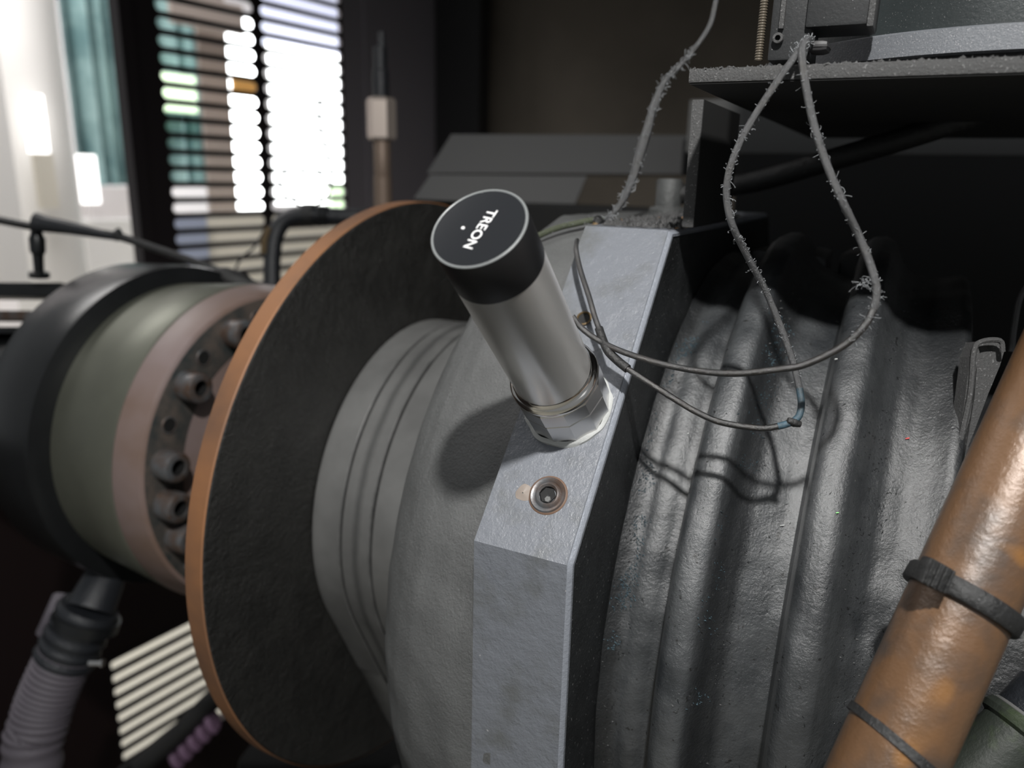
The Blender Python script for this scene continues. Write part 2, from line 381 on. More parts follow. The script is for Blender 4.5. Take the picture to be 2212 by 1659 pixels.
tag(mk('window_4', obox(598, 112, 790, 440, 2.0, .04), M['window'], angle=0), 'large blown out daylight window behind the louvres', kind='structure')
tag(mk('window_5', obox(570, -60, 790, 112, 2.1, .04), M['windowdim'], angle=0), 'blue grey upper window pane behind the louvres', kind='structure')
tag(mk('window_6', obox(338, 160, 424, 240, 2.15, .04), M['windowgreen'], angle=0), 'window showing green leaves beside the teal curtain', kind='structure')
tag(mk('window_7', obox(715, 400, 790, 455, 1.9, .04), M['windowgreen'], angle=0), 'window patch of yellow green leaves at the door corner', kind='structure')
tag(mk('orange_sign', obox(505, 168, 560, 198, 1.7, .02), M['orange'], angle=0), 'orange strip on the window beside the post', 'sign')
tag(mk('blue_locker', boxf(lv(lpx(338, 500, 1.5)[0], -1.28, 1.5), HZ*(lpx(448, 500, 1.5)[0]-lpx(338, 500, 1.5)[0]), Z*(lpx(393, 468, 1.5)[1]+1.28), NN*.03), M['bluebox'], angle=0), 'pale blue locker behind the lower louvres', 'locker')
tag(mk('cream_cabinet', obox(448, 462, 900, 640, 1.52, .03), M['cream'], angle=0), 'cream cabinet filling the lower louvre gaps', 'cabinet')

# ================================================================== COUPLING (far left)
cpl = thing('shaft_coupling', fr(-.2, 0, -.13), 'dark shaft coupling drum with mauve band and bolted flange', 'coupling')
mk('outer_ring', lathe(O, U, [(-.283, .105), (-.283, .117), (-.280, .1205), (-.275, .1235), (-.2265, .1255), (-.2222, .1245), (-.2215, .122), (-.2185, .1145), (-.2185, .111), (-.30, .108)], 160, e=MB, cap=False), M['ringdark'], cpl)
mk('shaft', lathe(O, U, [(-.55, .045), (-.23, .045)], 48, e=MB), M['ringdark'], cpl)
mk('inner_web', lathe(O, U, [(-.27, .044), (-.27, .109), (-.262, .109)], 96, e=MB, cap=False), M['ringdark'], cpl)
mk('drum', lathe(O, U, [(-.24, .1115), (-.215, .1122), (-.185, .1145), (-.1525, .1172), (-.1512, .1165), (-.1506, .112)], 160, e=MB), M['olive'], cpl)
mk('band', lathe(O, U, [(-.1508, .110), (-.1503, .1168), (-.149, .1172), (-.1315, .1122), (-.130, .110), (-.130, .108)], 160, e=MB), M['mauve'], cpl)
fl = mk('bolt_flange', lathe(O, U, [(-.135, .1095), (-.1305, .1105), (-.1295, .109), (-.1295, .082), (-.134, .080), (-.134, .06)], 128, e=MB), M['boltface'], cpl)
mk('hub_face', lathe(O, U, [(-.1335, .0798), (-.1325, .079), (-.132, .03), (-.02, .03)], 96, e=MB), M['pale'], cpl)
def skt(o, d, r, h, rs, name, m, parent, hexm=None):
    prof = [(0, r*1.02), (h*.1, r), (h*.85, r), (h*.97, r*.93), (h, r*.86), (h, rs*1.05), (h*.92, rs), (h*.35, rs), (h*.3, 0)]
    sub = mk(name, lathe(o, d, prof[:7], 28, cap=False), m, parent)
    mk('socket', lathe(o, d, [(h*.96, rs*1.06), (h*.35, rs), (h*.30, .0003)], 6, cap=False), M['hole'] if hexm is None else hexm, sub, 0)
    return sub
for ang in (99, 70, 41, 10.5, -5.5, -20.5, -36, -52):
    a = math.radians(ang); c = fr(-.1295, .0965*math.cos(a), .0965*math.sin(a))
    skt(c, U, .0098, .0135, .0050, 'bolt', M['bolt'], cpl)
for ang in (53.5, 25, 84):
    a = math.radians(ang); c = fr(-.1295, .0975*math.cos(a), .0975*math.sin(a))
    hh = mk('hole', lathe(c, U, [(.0001, .0058), (.0008, .0054), (.0008, .0046), (.0004, .0045)], 24, cap=False), M['bolt'], cpl)
    mk('bore', lathe(c, U, [(.0005, .0046), (.0004, .0001)], 20, cap=False), M['hole'], hh)
# px: outline points at one distance
# small scratch of white paint on the band
mk('paint_scratch', tube([onpl(256, 1092, W, fr(0, .112, 0)), onpl(270, 1110, W, fr(0, .112, 0))], .0008, 5), M['white'], cpl)

# ================================================================== BRAKE DISC
disc = thing('coupling_disc', fr(-.005, 0, -.18), 'large black disc with a rusty orange rim between coupling and casing', 'disc')
mk('disc_body', lathe(O, U, [(-.0112, .05), (-.0112, .1785), (-.0105, .1793), (-.0006, .1795), (0, .1788), (0, .08)], 300, e=MB), M['disc'], disc)
mk('rusty_rim', lathe(O, U, [(-.0115, .176), (-.0116, .1795), (-.0108, .1803), (-.0010, .1803), (-.0002, .1797)], 300, e=MB, cap=False), M['rust'], disc)

# ================================================================== COMPRESSOR CASING
cas = thing('compressor_casing', fr(.2, 0, -.2), 'grey cast compressor casing with faceted flange and round ribs', 'machine casing')
def hubr(t, r, th):                                  # round hub on a tapered pedestal
    a = math.asin(max(-1, min(1, math.sin(th)))); th0 = math.radians(-86.5) + math.acos(r/.2223)
    if a >= th0: return r
    return min(r/math.cos(a-th0), .222/abs(math.sin(a)))
def ring(name, t0, t1, r, m, par, rr=.0006):
    return mk(name, lathe(O, U, [(t0, r-.003), (t0, r-rr), (t0+rr, r), (t1-rr, r), (t1, r-rr), (t1, r-.003)], 240, e=MB, cap=False, rf=hubr), m, par)
ring('hub_ring', .0002, .0189, .1075, M['machined'], cas)
ring('hub_ring', .0207, .0389, .1079, M['machined'], cas)
ring('hub_ring', .0407, .0900, .1084, M['machined'], cas)
mk('hub_core', lathe(O, U, [(0, .1), (0, .1035), (.09, .1035)], 160, e=MB, rf=hubr), M['groove'], cas)
POLY = [(.193, .0793), (.1073, .1783), (-.1073, .1783), (-.193, .0793), (-.193, -.0793), (-.1073, -.1783), (.1073, -.1783), (.193, -.0793)]
def pr(th):                                           # distance to the chamfered square along angle th
    c, s = math.cos(th), math.sin(th); best = 9
    for i in range(8):
        (x0, y0), (x1, y1) = POLY[i], POLY[(i+1) % 8]
        ex, ey = x1-x0, y1-y0; nx, ny = ey, -ex; d = nx*x0+ny*y0; q = nx*c+ny*s
        if d < 0: nx, ny, d, q = -nx, -ny, -d, -q
        if q > 1e-9: best = min(best, d/q)
    return best
# angle list with exact corners
CA = sorted(math.atan2(b, a) % (2*PI) for a, b in POLY)
ANG = []
for i, a in enumerate(CA):
    b = CA[(i+1) % 8] + (2*PI if i == 7 else 0); k = 44
    ANG += [a + (b-a)*j/k for j in range(k)]
def alathe(prof, rf, amp=0, sc=40):
    vs_, fs, n = [], [], len(ANG)
    for t, r in prof:
        for th in ANG:
            q = rf(t, r, th); p = fr(t, q*math.cos(th), q*math.sin(th))
            if amp: p += (W*math.cos(th)+Z*math.sin(th))*(noise.noise(p*sc)*amp)
            vs_.append(p)
    for i in range(len(prof)-1):
        for k in range(n):
            k2 = (k+1) % n; fs.append([i*n+k, i*n+k2, (i+1)*n+k2, (i+1)*n+k])
    return vs_, fs
def resamp(prof, step):
    out = []
    for (t0, r0), (t1, r1) in zip(prof, prof[1:]):
        k = max(1, int(math.hypot(t1-t0, r1-r0)/step))
        out += [(t0+(t1-t0)*i/k, r0+(r1-r0)*i/k) for i in range(k)]
    return out+[prof[-1]]
bellp = [(.086, .10), (.087, .150), (.088, .158), (.0905, .1635), (.095, .1695), (.100, .1745), (.108, .1805), (.118, .1858), (.132, .1905), (.145, .1940), (.1505, .1970), (.153, .204), (.155, .2095), (.158, .214)]
mk('bell_housing', alathe(resamp(bellp, .0022), lambda t, r, th: min(r, pr(th)-.0006), .0009, 60), M['bell'], cas, 50)
flm = mk('flange', alathe([(.150, .19), (.1502, 1), (.1835, 1), (.1851, .9985), (.1853, .9975)], lambda t, r, th: (pr(th) if r >= 1 else (.19*pr(th)/.2 if r < .5 else pr(th)-(1-r)*1.1))), M['flange'], cas, 25)
mk('worn_edge', alathe([(.18352, .99985), (.1848, .9990), (.1852, .9984)], lambda t, r, th: pr(th)-(1-r)*1.1+.00006), M['wornedge'], cas, 40)
mk('flange_edge_paint', alathe([(.18505, .9972), (.18508, .70)], lambda t, r, th: (pr(th)-.0030 if r > .9 else .15)), M['grime'], cas)
ribp = [(.183, .158), (.1858, .162), (.188, .1598), (.192, .158), (.196, .1592), (.200, .1585), (.204, .1560), (.2060, .1562), (.2072, .1605), (.2082, .1690), (.2096, .1718), (.212, .1730), (.2165, .1733), (.2195, .1722),
        (.2220, .168), (.2245, .1625), (.2285, .158), (.234, .1555), (.240, .1530), (.2438, .1525), (.2452, .1560), (.2462, .1665), (.2474, .1710), (.2500, .1730), (.2550, .1735), (.2585, .1722),
        (.2612, .168), (.264, .1625), (.269, .1575), (.276, .1555), (.283, .1565), (.288, .158), (.2905, .157), (.292, .150), (.294, .118), (.42, .118)]
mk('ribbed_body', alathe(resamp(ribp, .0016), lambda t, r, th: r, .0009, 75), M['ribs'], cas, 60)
# chamfer face frame (sensor, plug, hole stand on it)
NF = W*.7577128 + Z*.65258819; TF = Z*.7577128 - W*.65258819
def ch(t, T, h=0): return O + U*t + NF*(.19789862+h) + TF*T
def chpx(x, y):
    X = onpl(x, y, NF, ch(0, 0)) - ch(0, 0); return X.dot(U), X.dot(TF)
EF = (U, TF.cross(U).cross(TF) if False else -TF, NF) 
def chl(t, T, prof, seg=32):                          # lathe standing on the chamfer
    return lathe(ch(t, T), NF, prof, seg, e=(U, TF, NF) if U.cross(TF).dot(NF) > 0 else (U, -TF, NF), cap=False)
pt_, pT = chpx(1184, 1070)
plug = mk('socket_plug', chl(pt_, pT, [(-.002, .0060), (.0005, .0062), (.0010, .0058), (.0008, .0050), (.0004, .0046), (.0010, .0042), (.0013, .0036), (.0006, .0029)], 40), M['bolt'], cas)
mk('rust_ring', chl(pt_, pT, [(.0001, .0068), (.0004, .0065), (.0006, .0058)], 40), M['rustd'], plug)
mk('socket', chl(pt_, pT, [(.0008, .0030), (.0002, .0028), (.0002, .0027), (.0001, .0001)], 6), M['hole'], plug, 0)
mk('socket_rim', chl(pt_+.0004, pT-.0014, [(.0003, .0012), (.0006, .0010), (.0006, .0001)], 6), M['machined'], plug, 0)
ht, hT = chpx(1262, 689)
hl = mk('threaded_hole', chl(ht, hT, [(.0006, .0030), (.0009, .0024), (.0004, .0021), (-.001, .0021)], 24), M['brass'], cas)
mk('bore', chl(ht, hT, [(.0005, .0021), (.0004, .0001)], 20), M['hole'], hl)
# paint chip beside the plug
mk('paint_chip', rough(chl(pt_-.0085, pT-.001, [(.0001, .0030), (.0004, .0022), (.0004, .0002)], 14), .0006, 500), M['tanchip'] if 'tanchip' in M else M['glue'], cas)

# post on top of the casing
pb = onpl(1442, 452, W, fr(0, -.03, 0))
post = thing('lifting_post', pb, 'short grey dusty post on top of the casing beside the bracket', 'post')
mk('post_body', lathe(pb, Z, [(.001, .0078), (.0018, .0070), (.0150, .0070), (.0162, .0064), (.0164, .002), (.0164, .0001)], 32, cap=False), M['cast'], post)
mk('base_collar', lathe(pb, Z, [(-.006, .0105), (.0, .0102), (.0012, .0092), (.0014, .006)], 32), M['cast'], post)

# grime and chips: loose bits lying on the casing (nobody could count them)
def bits(gen, n, s0, s1, flat=.5):
    vs_, fs = [], []
    for _ in range(n):
        g = gen()
        if g is None: continue
        p, nrm, bias = g; s = random.uniform(s0, s1)
        e1, e2, d = basis(nrm); a = random.uniform(0, PI*2); x = e1*math.cos(a)+e2*math.sin(a); y = d.cross(x)
        k = len(vs_); L_ = random.uniform(1, 2.8)
        vs_ += [p+x*s*L_, p-x*s*L_*.7+y*s*.5, p-x*s*.3-y*s*random.uniform(.3, .9), p+d*s*flat*random.uniform(.5, 1.4)]
        fs += [[k, k+1, k+3], [k+1, k+2, k+3], [k+2, k, k+3], [k, k+2, k+1]]
    return vs_, fs
def rprof(t):
    for (t0, r0), (t1, r1) in zip(ribp, ribp[1:]):
        if t0 <= t <= t1: return r0+(r1-r0)*(t-t0)/(t1-t0)
    return .157
def on_rib(t, th):
    r = rprof(t); p = fr(t, r*math.cos(th), r*math.sin(th)); d = W*math.cos(th)+Z*math.sin(th)
    return p + d*(noise.noise(p*75)*.0009), d
def g1():
    t = random.choice([random.gauss(.190, .0022), random.gauss(.2262, .0028), random.gauss(.2655, .003), random.uniform(.186, .29)])
    if not .186 < t < .30: return None
    th = math.radians(random.uniform(-35, 80)); 
    if noise.noise(V((t*60, th*7, 2))) < -.12: return None
    p, d = on_rib(t, th); return p, d, 0
def g2():
    t = random.choice([random.gauss(.1905, .0022), random.gauss(.225, .0022), random.gauss(.1905, .0018)])
    if not .186 < t < .24: return None
    th = math.radians(random.uniform(8, 62))
    if noise.noise(V((t*90, th*11, 5))) < .02: return None
    p, d = on_rib(t, th); return p, d, 0
g = mk('grime_flakes', bits(g1, 3600, .00015, .00050), M['flake'], cas, 0); tag(g, 'black oily flakes', kind='stuff')
g = mk('lint_tufts', bits(g2, 2600, .00014, .00040, 1.6), M['bluelint'], cas, 0); tag(g, 'bluish lint caught between flange and first rib', kind='stuff')
def g3():
    t = random.uniform(.152, .185); a = random.uniform(-.03, .100); p = fr(t, a, .1785); return p, Z, 0
g = mk('copper_chips', join(bits(g3, 70, .0004, .0012, 1.2)), M['copper'], cas, 0); tag(g, 'coppery chips on the flange top', kind='stuff')
g = mk('top_crumbs', bits(g3, 1500, .0003, .0016, 1.5), M['plate'], cas, 0); tag(g, 'dark crumbs on the flange top', kind='stuff')

def cast(x, y):                                       # point of the ribbed body seen at (x, y)
    r = ray(x, y)
    for i in range(900):
        p = EYE + r*(.2+i*.0003); q = p-O; t = q.dot(U); a, b = q.dot(W), q.dot(Z)
        if .186 < t < .292 and math.hypot(a, b) < rprof(t)+.0006: return p, (W*a+Z*b).normalized()
    return p, W
for nm, x, y, m_, L_, w_ in (('red_flake', 1960, 948, 'redchip', .0012, .0005), ('pale_sliver', 1806, 777, 'glue', .0009, .0004), ('pale_sliver', 1690, 1135, 'glue', .0014, .00025), ('pale_sliver', 1487, 937, 'glue', .0005, .0004), ('green_mark', 1809, 1108, 'leafgreen', .0008, .0003), ('pale_sliver', 1298, 1415, 'glue', .0008, .0003)):
    p, nn = cast(x, y); e1_, e2_, _ = basis(nn)
    mk(nm, boxc(p+nn*.0003, (e1_+e2_*.4)*L_, e2_*w_, nn*.0003), M[m_], cas, 0)
# ================================================================== SENSOR
SB = V((.01990128, .25411799, -.07674862)) + EYE; SD = V((-.32103944, -.63790863, .70000448)).normalized()
e1 = SD.cross(Z).normalized(); e2 = SD.cross(e1); ES = (e1, e2, SD) if e1.cross(e2).dot(SD) > 0 else (e2, e1, SD)
sen = thing('vibration_sensor', SB, 'stainless steel cylindrical sensor with a black cap glued to the flange', 'sensor')
RS = .0131
def sl(prof, seg=96, cap=False, e=ES): return lathe(SB, SD, prof, seg, e=e, cap=cap)
mk('glue_pad', rough(sl([(-.0030, .0160), (.0002, .0159), (.0008, .0153), (.0012, .0146)], 72), .0006, 220), M['glue'], sen)
mk('mounting_nut', sl([(-.0005, .0150), (.0105, .0150), (.0109, .0147), (.0110, .0140)], 12), M['steelflat'], sen, 10)
mk('hex_collar', sl([(.0112, .0140), (.0113, .0149), (.0116, .0152), (.0178, .0152), (.0186, .0148), (.0190, .0143)], 12), M['steelflat'], sen, 10)
mk('polished_collar', sl([(.0186, .0149), (.0197, .0151), (.0205, .0148), (.0213, .0140), (.0218, .0134), (.0232, .0131)]), M['steelpol'], sen, 60)
mk('body', sl([(.0215, RS), (.078, RS)]), M['steel'], sen)
cap_ = mk('cap', sl([(.0765, RS), (.0768, RS+.0001), (.0907, RS+.0001), (.0913, RS-.0001)]), M['capblack'], sen)
mk('cap_rim', sl([(.0912, RS), (.0915, RS-.0002), (.0915, RS-.0005), (.0913, RS-.0007)]), M['rim'], cap_, 60)
mk('cap_face', sl([(.0913, RS-.0006), (.09135, RS-.0010), (.09135, .0001)]), M['capface'], cap_, 60)
fc = bpy.data.curves.new('lettering', 'FONT'); fc.body = 'TREON'; fc.size = .0041; fc.extrude = .00005; fc.offset = .0
fc.align_x = 'CENTER'; fc.align_y = 'CENTER'; fc.space_character = .98; fc.materials.append(M['white'])
tx = (e2*.0130 + e1*.0023).normalized(); ty = SD.cross(tx)
cap_top = SB + SD*.09142
mtx = Matrix.Identity(4)
for i, c in enumerate((tx, ty, SD)):
    for j in range(3): mtx[j][i] = c[j]
dg = bpy.data.objects.new('tmp', fc); SC.collection.objects.link(dg); bpy.context.view_layer.update()
me = bpy.data.meshes.new_from_object(dg.evaluated_get(bpy.context.evaluated_depsgraph_get())); bpy.data.objects.remove(dg)
me.transform(Matrix.Translation(cap_top + e1*-.0006 + e2*.0005 - SB) @ mtx)
lt = bpy.data.objects.new('lettering', me); SC.collection.objects.link(lt); lt.parent = cap_
me.materials.clear(); me.materials.append(M['white'])
c = cap_top + e1*.00435 + e2*.0005
mk('indicator_dot', lathe(c, SD, [(-.0001, .0005), (.0001, .00045), (.00012, .0001)], 12), M['white'], cap_)

# ================================================================== PLATE, BRACKET, DRUM (top right)
ZP = .2295; WPL = .147; TPL = .1975
plt_ = thing('mounting_plate', fr(.25, .05, ZP-.005), 'dusty black steel shelf plate above the ribbed casing', 'plate')
pl = boxf(fr(TPL, -.16, ZP-.0040), U*.5, W*(WPL+.16), Z*.0040, .0005)
mk('plate_sheet', pl, M['plate'], plt_)
gs = mk('gusset', boxf(fr(.1875, .036, .1795), U*.0040, W*.0655, Z*(ZP-.0045-.1795)), M['black'], plt_, 0)  # black colour stands in for the shade on the gusset side
mk('lit_edge', boxf(fr(.1874, .1010, .1795), U*.0042, W*.0014, Z*(ZP-.0045-.1795), .0004), M['plate'], gs)  # lighter strip paints the lit front edge of the gusset
mk('shaded_underside', boxf(fr(TPL+.0004, -.159, ZP-.0044), U*.499, W*(WPL+.1585), Z*.0003), M['black'], plt_, 0)  # thin black sheet paints the shade under the plate
mk('dust_bits', bits(lambda: (fr(random.uniform(TPL, .34), WPL-.0004+random.uniform(-.004, .0004), ZP+random.uniform(-.0003, .0001)), Z, 0), 500, .0002, .0006, 1.1), M['plate'], plt_, 0)['kind'] = 'stuff'

df = (.274, .118, 0)
dR = .085; dc = fr(df[0]+.012, df[1]-dR, ZP)
dr = thing('separator_drum', dc, 'large dusty drum with a pale flange ring on the plate', 'drum')
mk('flange_ring', lathe(dc, Z, [(.0052, dR*.93), (.0054, dR*.985), (.0058, dR), (.0125, dR), (.0131, dR*.985), (.0133, dR*.95)], 128, cap=False), M['ring'], dr, 60)
mk('ring_seat', lathe(dc, Z, [(0, dR*.97), (.0052, dR*.965)], 128), M['rubber'], dr)
mk('seat_crumbs', bits(lambda: (lambda a: (dc+U*(math.cos(a)*dR*.985)+W*(math.sin(a)*dR*.985)+Z*.0004, Z, 0))(random.uniform(.6, 2.6)), 700, .0004, .0013, 1.8), M['plate'], dr, 0)['kind'] = 'stuff'
mk('shell', lathe(dc, Z, [(.0, dR*.9), (.0131, dR*.955), (.0138, dR*.945), (.2, dR*.945)], 128), M['drum'], dr)
# control box and column on the plate
def wl_(w): return fr(0, w, 0)
def hbox(x0, y0, x1, y1, d, depth, bev=.0006, w=None):  # box whose front faces the camera side, edges along U and Z
    n = W; A = at(x0, y1, d) if w is None else onpl(x0, y1, W, wl_(w)); B = onpl(x1, y1, n, A); T = onpl(x0, y0, n, A)
    return boxf(A - W*depth, U*((B-A).dot(U)), W*depth, Z*((T-A).dot(Z)), bev)
def wat(x, y, w): return onpl(x, y, W, wl_(w))
cb = thing('junction_box', wat(1790, 66, .13), 'flat dark junction box hanging in front of the drum', 'box')
mk('box_body', hbox(1738, -420, 1884, 60, 0, .020, .0010, .132), M['box'], cb)
mk('lit_side_strip', hbox(1871, -420, 1886, 57, 0, .012, .0005, .1332), M['plate'], cb)  # lighter strip painted in as the lit right edge of the box
mk('cable_gland', hbox(1742, 86, 1788, 112, 0, .010, .002, .136), M['dark'], cb)
cl = thing('support_block', wat(1700, 126, .13), 'dark machined support block with a small bolt on the plate', 'block')
mk('block_body', hbox(1656, -420, 1744, 132, 0, .02, .001, .130), M['box'], cl)
mk('edge_strip', hbox(1681, -60, 1692, 62, 0, .004, .0004, .1315), M['plate'], cl)
skt(wat(1682, 84, .130), W, .0016, .002, .0008, 'bolt', M['plate'], cl)
rd = thing('threaded_rod', wat(1638, 130, .125), 'thin brassy threaded rod standing on the plate edge', 'rod')
ra = wat(1638, 132, .125)
mk('rod_thread', lathe(ra, Z, [(i*.0004, .00135 if i % 2 else .00112) for i in range(160)], 16), M['rodm'], rd, 0)
tag(mk('black_hose', tube(spline([at(1470, 420, .42), at(1620, 395, .40), at(1780, 350, .38), at(1950, 300, .36), at(2120, 245, .345), at(2300, 190, .33)], 6), .0055, 14), M['rubber']), 'black hose running diagonally under the plate into darkness', 'hose')
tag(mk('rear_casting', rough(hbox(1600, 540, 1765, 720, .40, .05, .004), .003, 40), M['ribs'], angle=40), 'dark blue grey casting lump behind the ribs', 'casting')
tag(mk('rear_rib_block', rough(hbox(1795, 545, 1900, 720, .40, .05, .004), .002, 40), M['beam']), 'dim grey block behind the second rib', 'block')
tag(mk('back_shelf', hbox(1480, 215, 2500, 330, .70, .04, .002), M['shelf']), 'dim grey shelf edge seen beneath the plate', 'shelf')
tag(mk('inner_cover', hbox(1480, 330, 2700, 1500, .76, .02, .002), M['black']), 'black inner cover panel behind the casing', 'panel')

# ================================================================== CABLES
def D(seq): return [at(x, y, d) for x, y, d in seq]
def curls(path, n, r, spread=.0012, thick=.00007):
    parts = []
    for _ in range(n):
        spread_ = spread*random.choice((.4, .55, .8, 1.1))
        p = path[random.randrange(1, len(path)-1)]
        d = V((random.uniform(-1, 1), random.uniform(-1, 1), random.uniform(-1, 1))).normalized()
        q = V((random.uniform(-1, 1), random.uniform(-1, 1), random.uniform(-1, 1))).normalized()
        L_ = random.uniform(.4, 1.1)*spread_; pts = []
        for k in range(6):
            s = k/5; pts.append(p + d*(r*.8+L_*math.sin(s*2.4)) + q*(L_*(1-math.cos(s*3.4))*.6))
        parts.append(tube(pts, thick, 3, cap=False))
    return join(*parts)
RC = .00105
loop1 = spline(D([(1236, 683, .262), (1259, 711, .262), (1303, 741, .258), (1371, 769, .248), (1465, 794, .238), (1574, 807, .228), (1682, 798, .221), (1740, 787, .217), (1820, 748, .212),
                  (1872, 697, .209), (1893, 640, .209), (1886, 590, .211), (1860, 520, .216), (1820, 435, .2125), (1784, 350, .214), (1757, 265, .2145), (1738, 170, .2145), (1732, 112, .2155), (1740, 90, .2185), (1752, 86, .224)]), 8)
n1 = len(loop1)
lc = thing('sensor_cable', loop1[0], 'long looped cable, oily black below and lint covered above', 'cable')
k0 = int(n1*.50)
mk('cable_lower', tube(loop1[:k0+1], RC, 10), M['cable'], lc, 60)
mk('cable_upper', tube(loop1[k0:], RC*1.08, 10), M['cabledusty'], lc, 60)
tag(mk('lint_fuzz', curls(loop1[k0-10:], 420, RC), M['fuzz'], lc, 0), kind='stuff')
loop2 = spline(D([(1752, 88, .225), (1735, 94, .2195), (1713, 128, .2165), (1680, 175, .2175), (1638, 238, .219), (1600, 305, .221), (1575, 372, .2235), (1570, 430, .226), (1584, 490, .228), (1618, 560, .234), (1655, 630, .239),
                  (1690, 715, .240), (1714, 785, .238), (1727, 840, .2355)]), 8)
loop2b = spline(D([(1727, 840, .2355), (1731, 872, .234), (1726, 898, .233), (1712, 912, .233)]), 8)
loop2c = spline(D([(1712, 912, .233), (1680, 921, .2335), (1640, 925, .2345), (1560, 913, .238), (1510, 893, .241), (1465, 867, .244), (1410, 832, .248), (1353, 795, .252)]), 8)
sleeve = spline(D([(1356, 797, .2517), (1335, 780, .254), (1314, 759, .256), (1303, 736, .259), (1294, 710, .262)]), 6)
loop2d = spline(D([(1296, 715, .262), (1285, 685, .265), (1272, 640, .270), (1256, 591, .277), (1248, 560, .281), (1244, 535, .284), (1246, 519, .287)]), 6)
l2 = thing('lead_wire', loop2[0], 'looped lead wire with a worn blue bend and taped joint', 'cable')
mk('upper_strand', tube(loop2, RC, 10), M['cabledusty'], l2, 60)
mk('worn_bend', tube(loop2b+loop2c[:9], RC*1.05, 10), M['cableblue'], l2, 60)
mk('lower_strand', tube(loop2c[8:], RC*.95, 10), M['cable'], l2, 60)
mk('tape_sleeve', tube(sleeve, RC*1.45, 12), M['rubber'], l2)
mk('end_strand', tube(loop2d, RC*.95, 10), M['cable'], l2, 60)
tag(mk('lint_fuzz', curls(loop2, 460, RC), M['fuzz'], l2, 0), kind='stuff')
mk('kink_nub', lathe(at(1716, 913, .2327), RT*-1+UP*.3, [(-.002, .0009), (0, .0014), (.0022, .0010), (.0025, .0002)], 10), M['rubber'], l2)
p3 = spline(D([(1552, -30, .34), (1545, 10, .34), (1530, 62, .34), (1482, 128, .34), (1437, 175, .34), (1414, 225, .34), (1400, 275, .34), (1386, 320, .34), (1372, 370, .335), (1352, 420, .33), (1328, 458, .325), (1306, 480, .32)]), 8)
l3 = thing('drop_wire', p3[-1], 'lint covered wire hanging down to the flange top', 'wire')
mk('wire', tube(p3, .0012, 10, rfun=lambda s: .0012+.0012*(max(0, 1-abs(s-.62)/.32))), M['cabledusty'], l3, 60)
tag(mk('lint_fuzz', curls(p3[20:], 620, .0015, .0019, .0001), M['fuzz'], l3, 0), kind='stuff')
p4 = spline(D([(1305, 478, .322), (1280, 476, .326), (1240, 484, .33), (1200, 494, .335), (1150, 515, .34)]), 6)
l4 = thing('green_wire', p4[0], 'dusty green wire end with brass tip behind the sensor cap', 'wire')
mk('wire', tube(p4, .0014, 10), M['cablegreen'], l4, 60)
mk('brass_tip', tube(spline(D([(1290, 482, .318), (1281, 495, .317), (1266, 515, .317), (1262, 522, .317)]), 4), .0015, 10), M['brass'], l4)
mk('black_knot', lathe(at(1292, 476, .318), V((.4, 0, 1)), [(-.002, .0008), (-.001, .0022), (.001, .0022), (.002, .0006)], 12), M['rubber'], l4)
tag(mk('lint_fuzz', curls(p4, 120, .0012), M['fuzz'], l4, 0), kind='stuff')

kp = at(1866, 612, .2098)
mk('lint_knot', curls([kp, kp+RT*.0006, kp+UP*.0008, kp-RT*.0006, kp], 46, .0006, .0016, .00005), M['fuzz'], lc, 0)['kind'] = 'stuff'
# ================================================================== BROWN PIPE AND NEIGHBOURS (bottom right)
DP = .204; RP = .0131
pa, pb_ = at(1772, 1975, DP-.0057), at(2443, 482, DP+.0105); pd = (pb_-pa).normalized()
pp_ = thing('oil_pipe', pa, 'brown copper oil pipe crossing the lower right corner', 'pipe')
mk('pipe_tube', lathe(pa, pd, [(0, RP), ((pb_-pa).length, RP)], 64), M['pipe'], pp_)
def along(x, y):                                      # distance along the pipe whose picture passes (x, y)
    best = min(range(400), key=lambda i: (lambda q: (CXP+F*(q.dot(RT))/q.dot(FW)-x)**2+(CYP-F*(q.dot(UP))/q.dot(FW)-y)**2)(pa+pd*((pb_-pa).length*i/400)-EYE))
    return (pb_-pa).length*best/400
s_ = along(2110, 1305)
tie = thing('rubber_strap', pa+pd*s_, 'thick dirty black strap with ridged buckle around the brown pipe', 'strap')
mk('band', lathe(pa+pd*s_, pd+RT*.12, [(-.0026, RP), (-.0026, RP+.0016), (-.002, RP+.002), (.002, RP+.002), (.0026, RP+.0016), (.0026, RP)], 48, cap=False), M['rubber'], tie, 40)
hd = at(2016, 1240, DP-.010); sd_ = pd.cross(FW).normalized()
mk('buckle', rough(boxc(hd, sd_*.0072, pd*.0066, FW*.005, .0008), .0004, 300), M['rubber'], tie)
for i in range(4): mk('buckle_ridge', boxc(hd + sd_*(-.0028+.0018*i) - FW*.0026, sd_*.0008, pd*.0062, FW*.0010, .0002), M['rubber'], tie)
s_ = along(1925, 1600)
mk('tie_band', lathe(pa+pd*s_, pd-sd_*.32+UP*.1, [(-.0012, RP), (-.0012, RP+.0010), (.0012, RP+.0010), (.0012, RP)], 48, cap=False, rf=lambda t, r, th: r*(1+.03*math.cos(2*th))), M['rubber'], thing('cable_tie', pa+pd*s_, 'thin black cable tie low on the brown pipe', 'cable tie'), 40)
tag(mk('thin_pipe', tube(D([(2262, 1215, .27), (2185, 1390, .27), (2120, 1500, .27), (2000, 1720, .27)]), .0040, 20), M['machined']), 'thin grey tube behind the brown pipe', 'pipe')
ha = at(2060, 1735, .245); hb_ = at(2320, 1445, .245); hdv = (hb_-ha).normalized()
hf = thing('hydraulic_fitting', ha, 'mossy green hydraulic fitting in the bottom right corner', 'fitting')
mk('green_body', lathe(ha, hdv, [(-.12, .0105), (.030, .0105), (.031, .0120), (.033, .0125), (.035, .0115)], 40), M['greenfit'], hf)
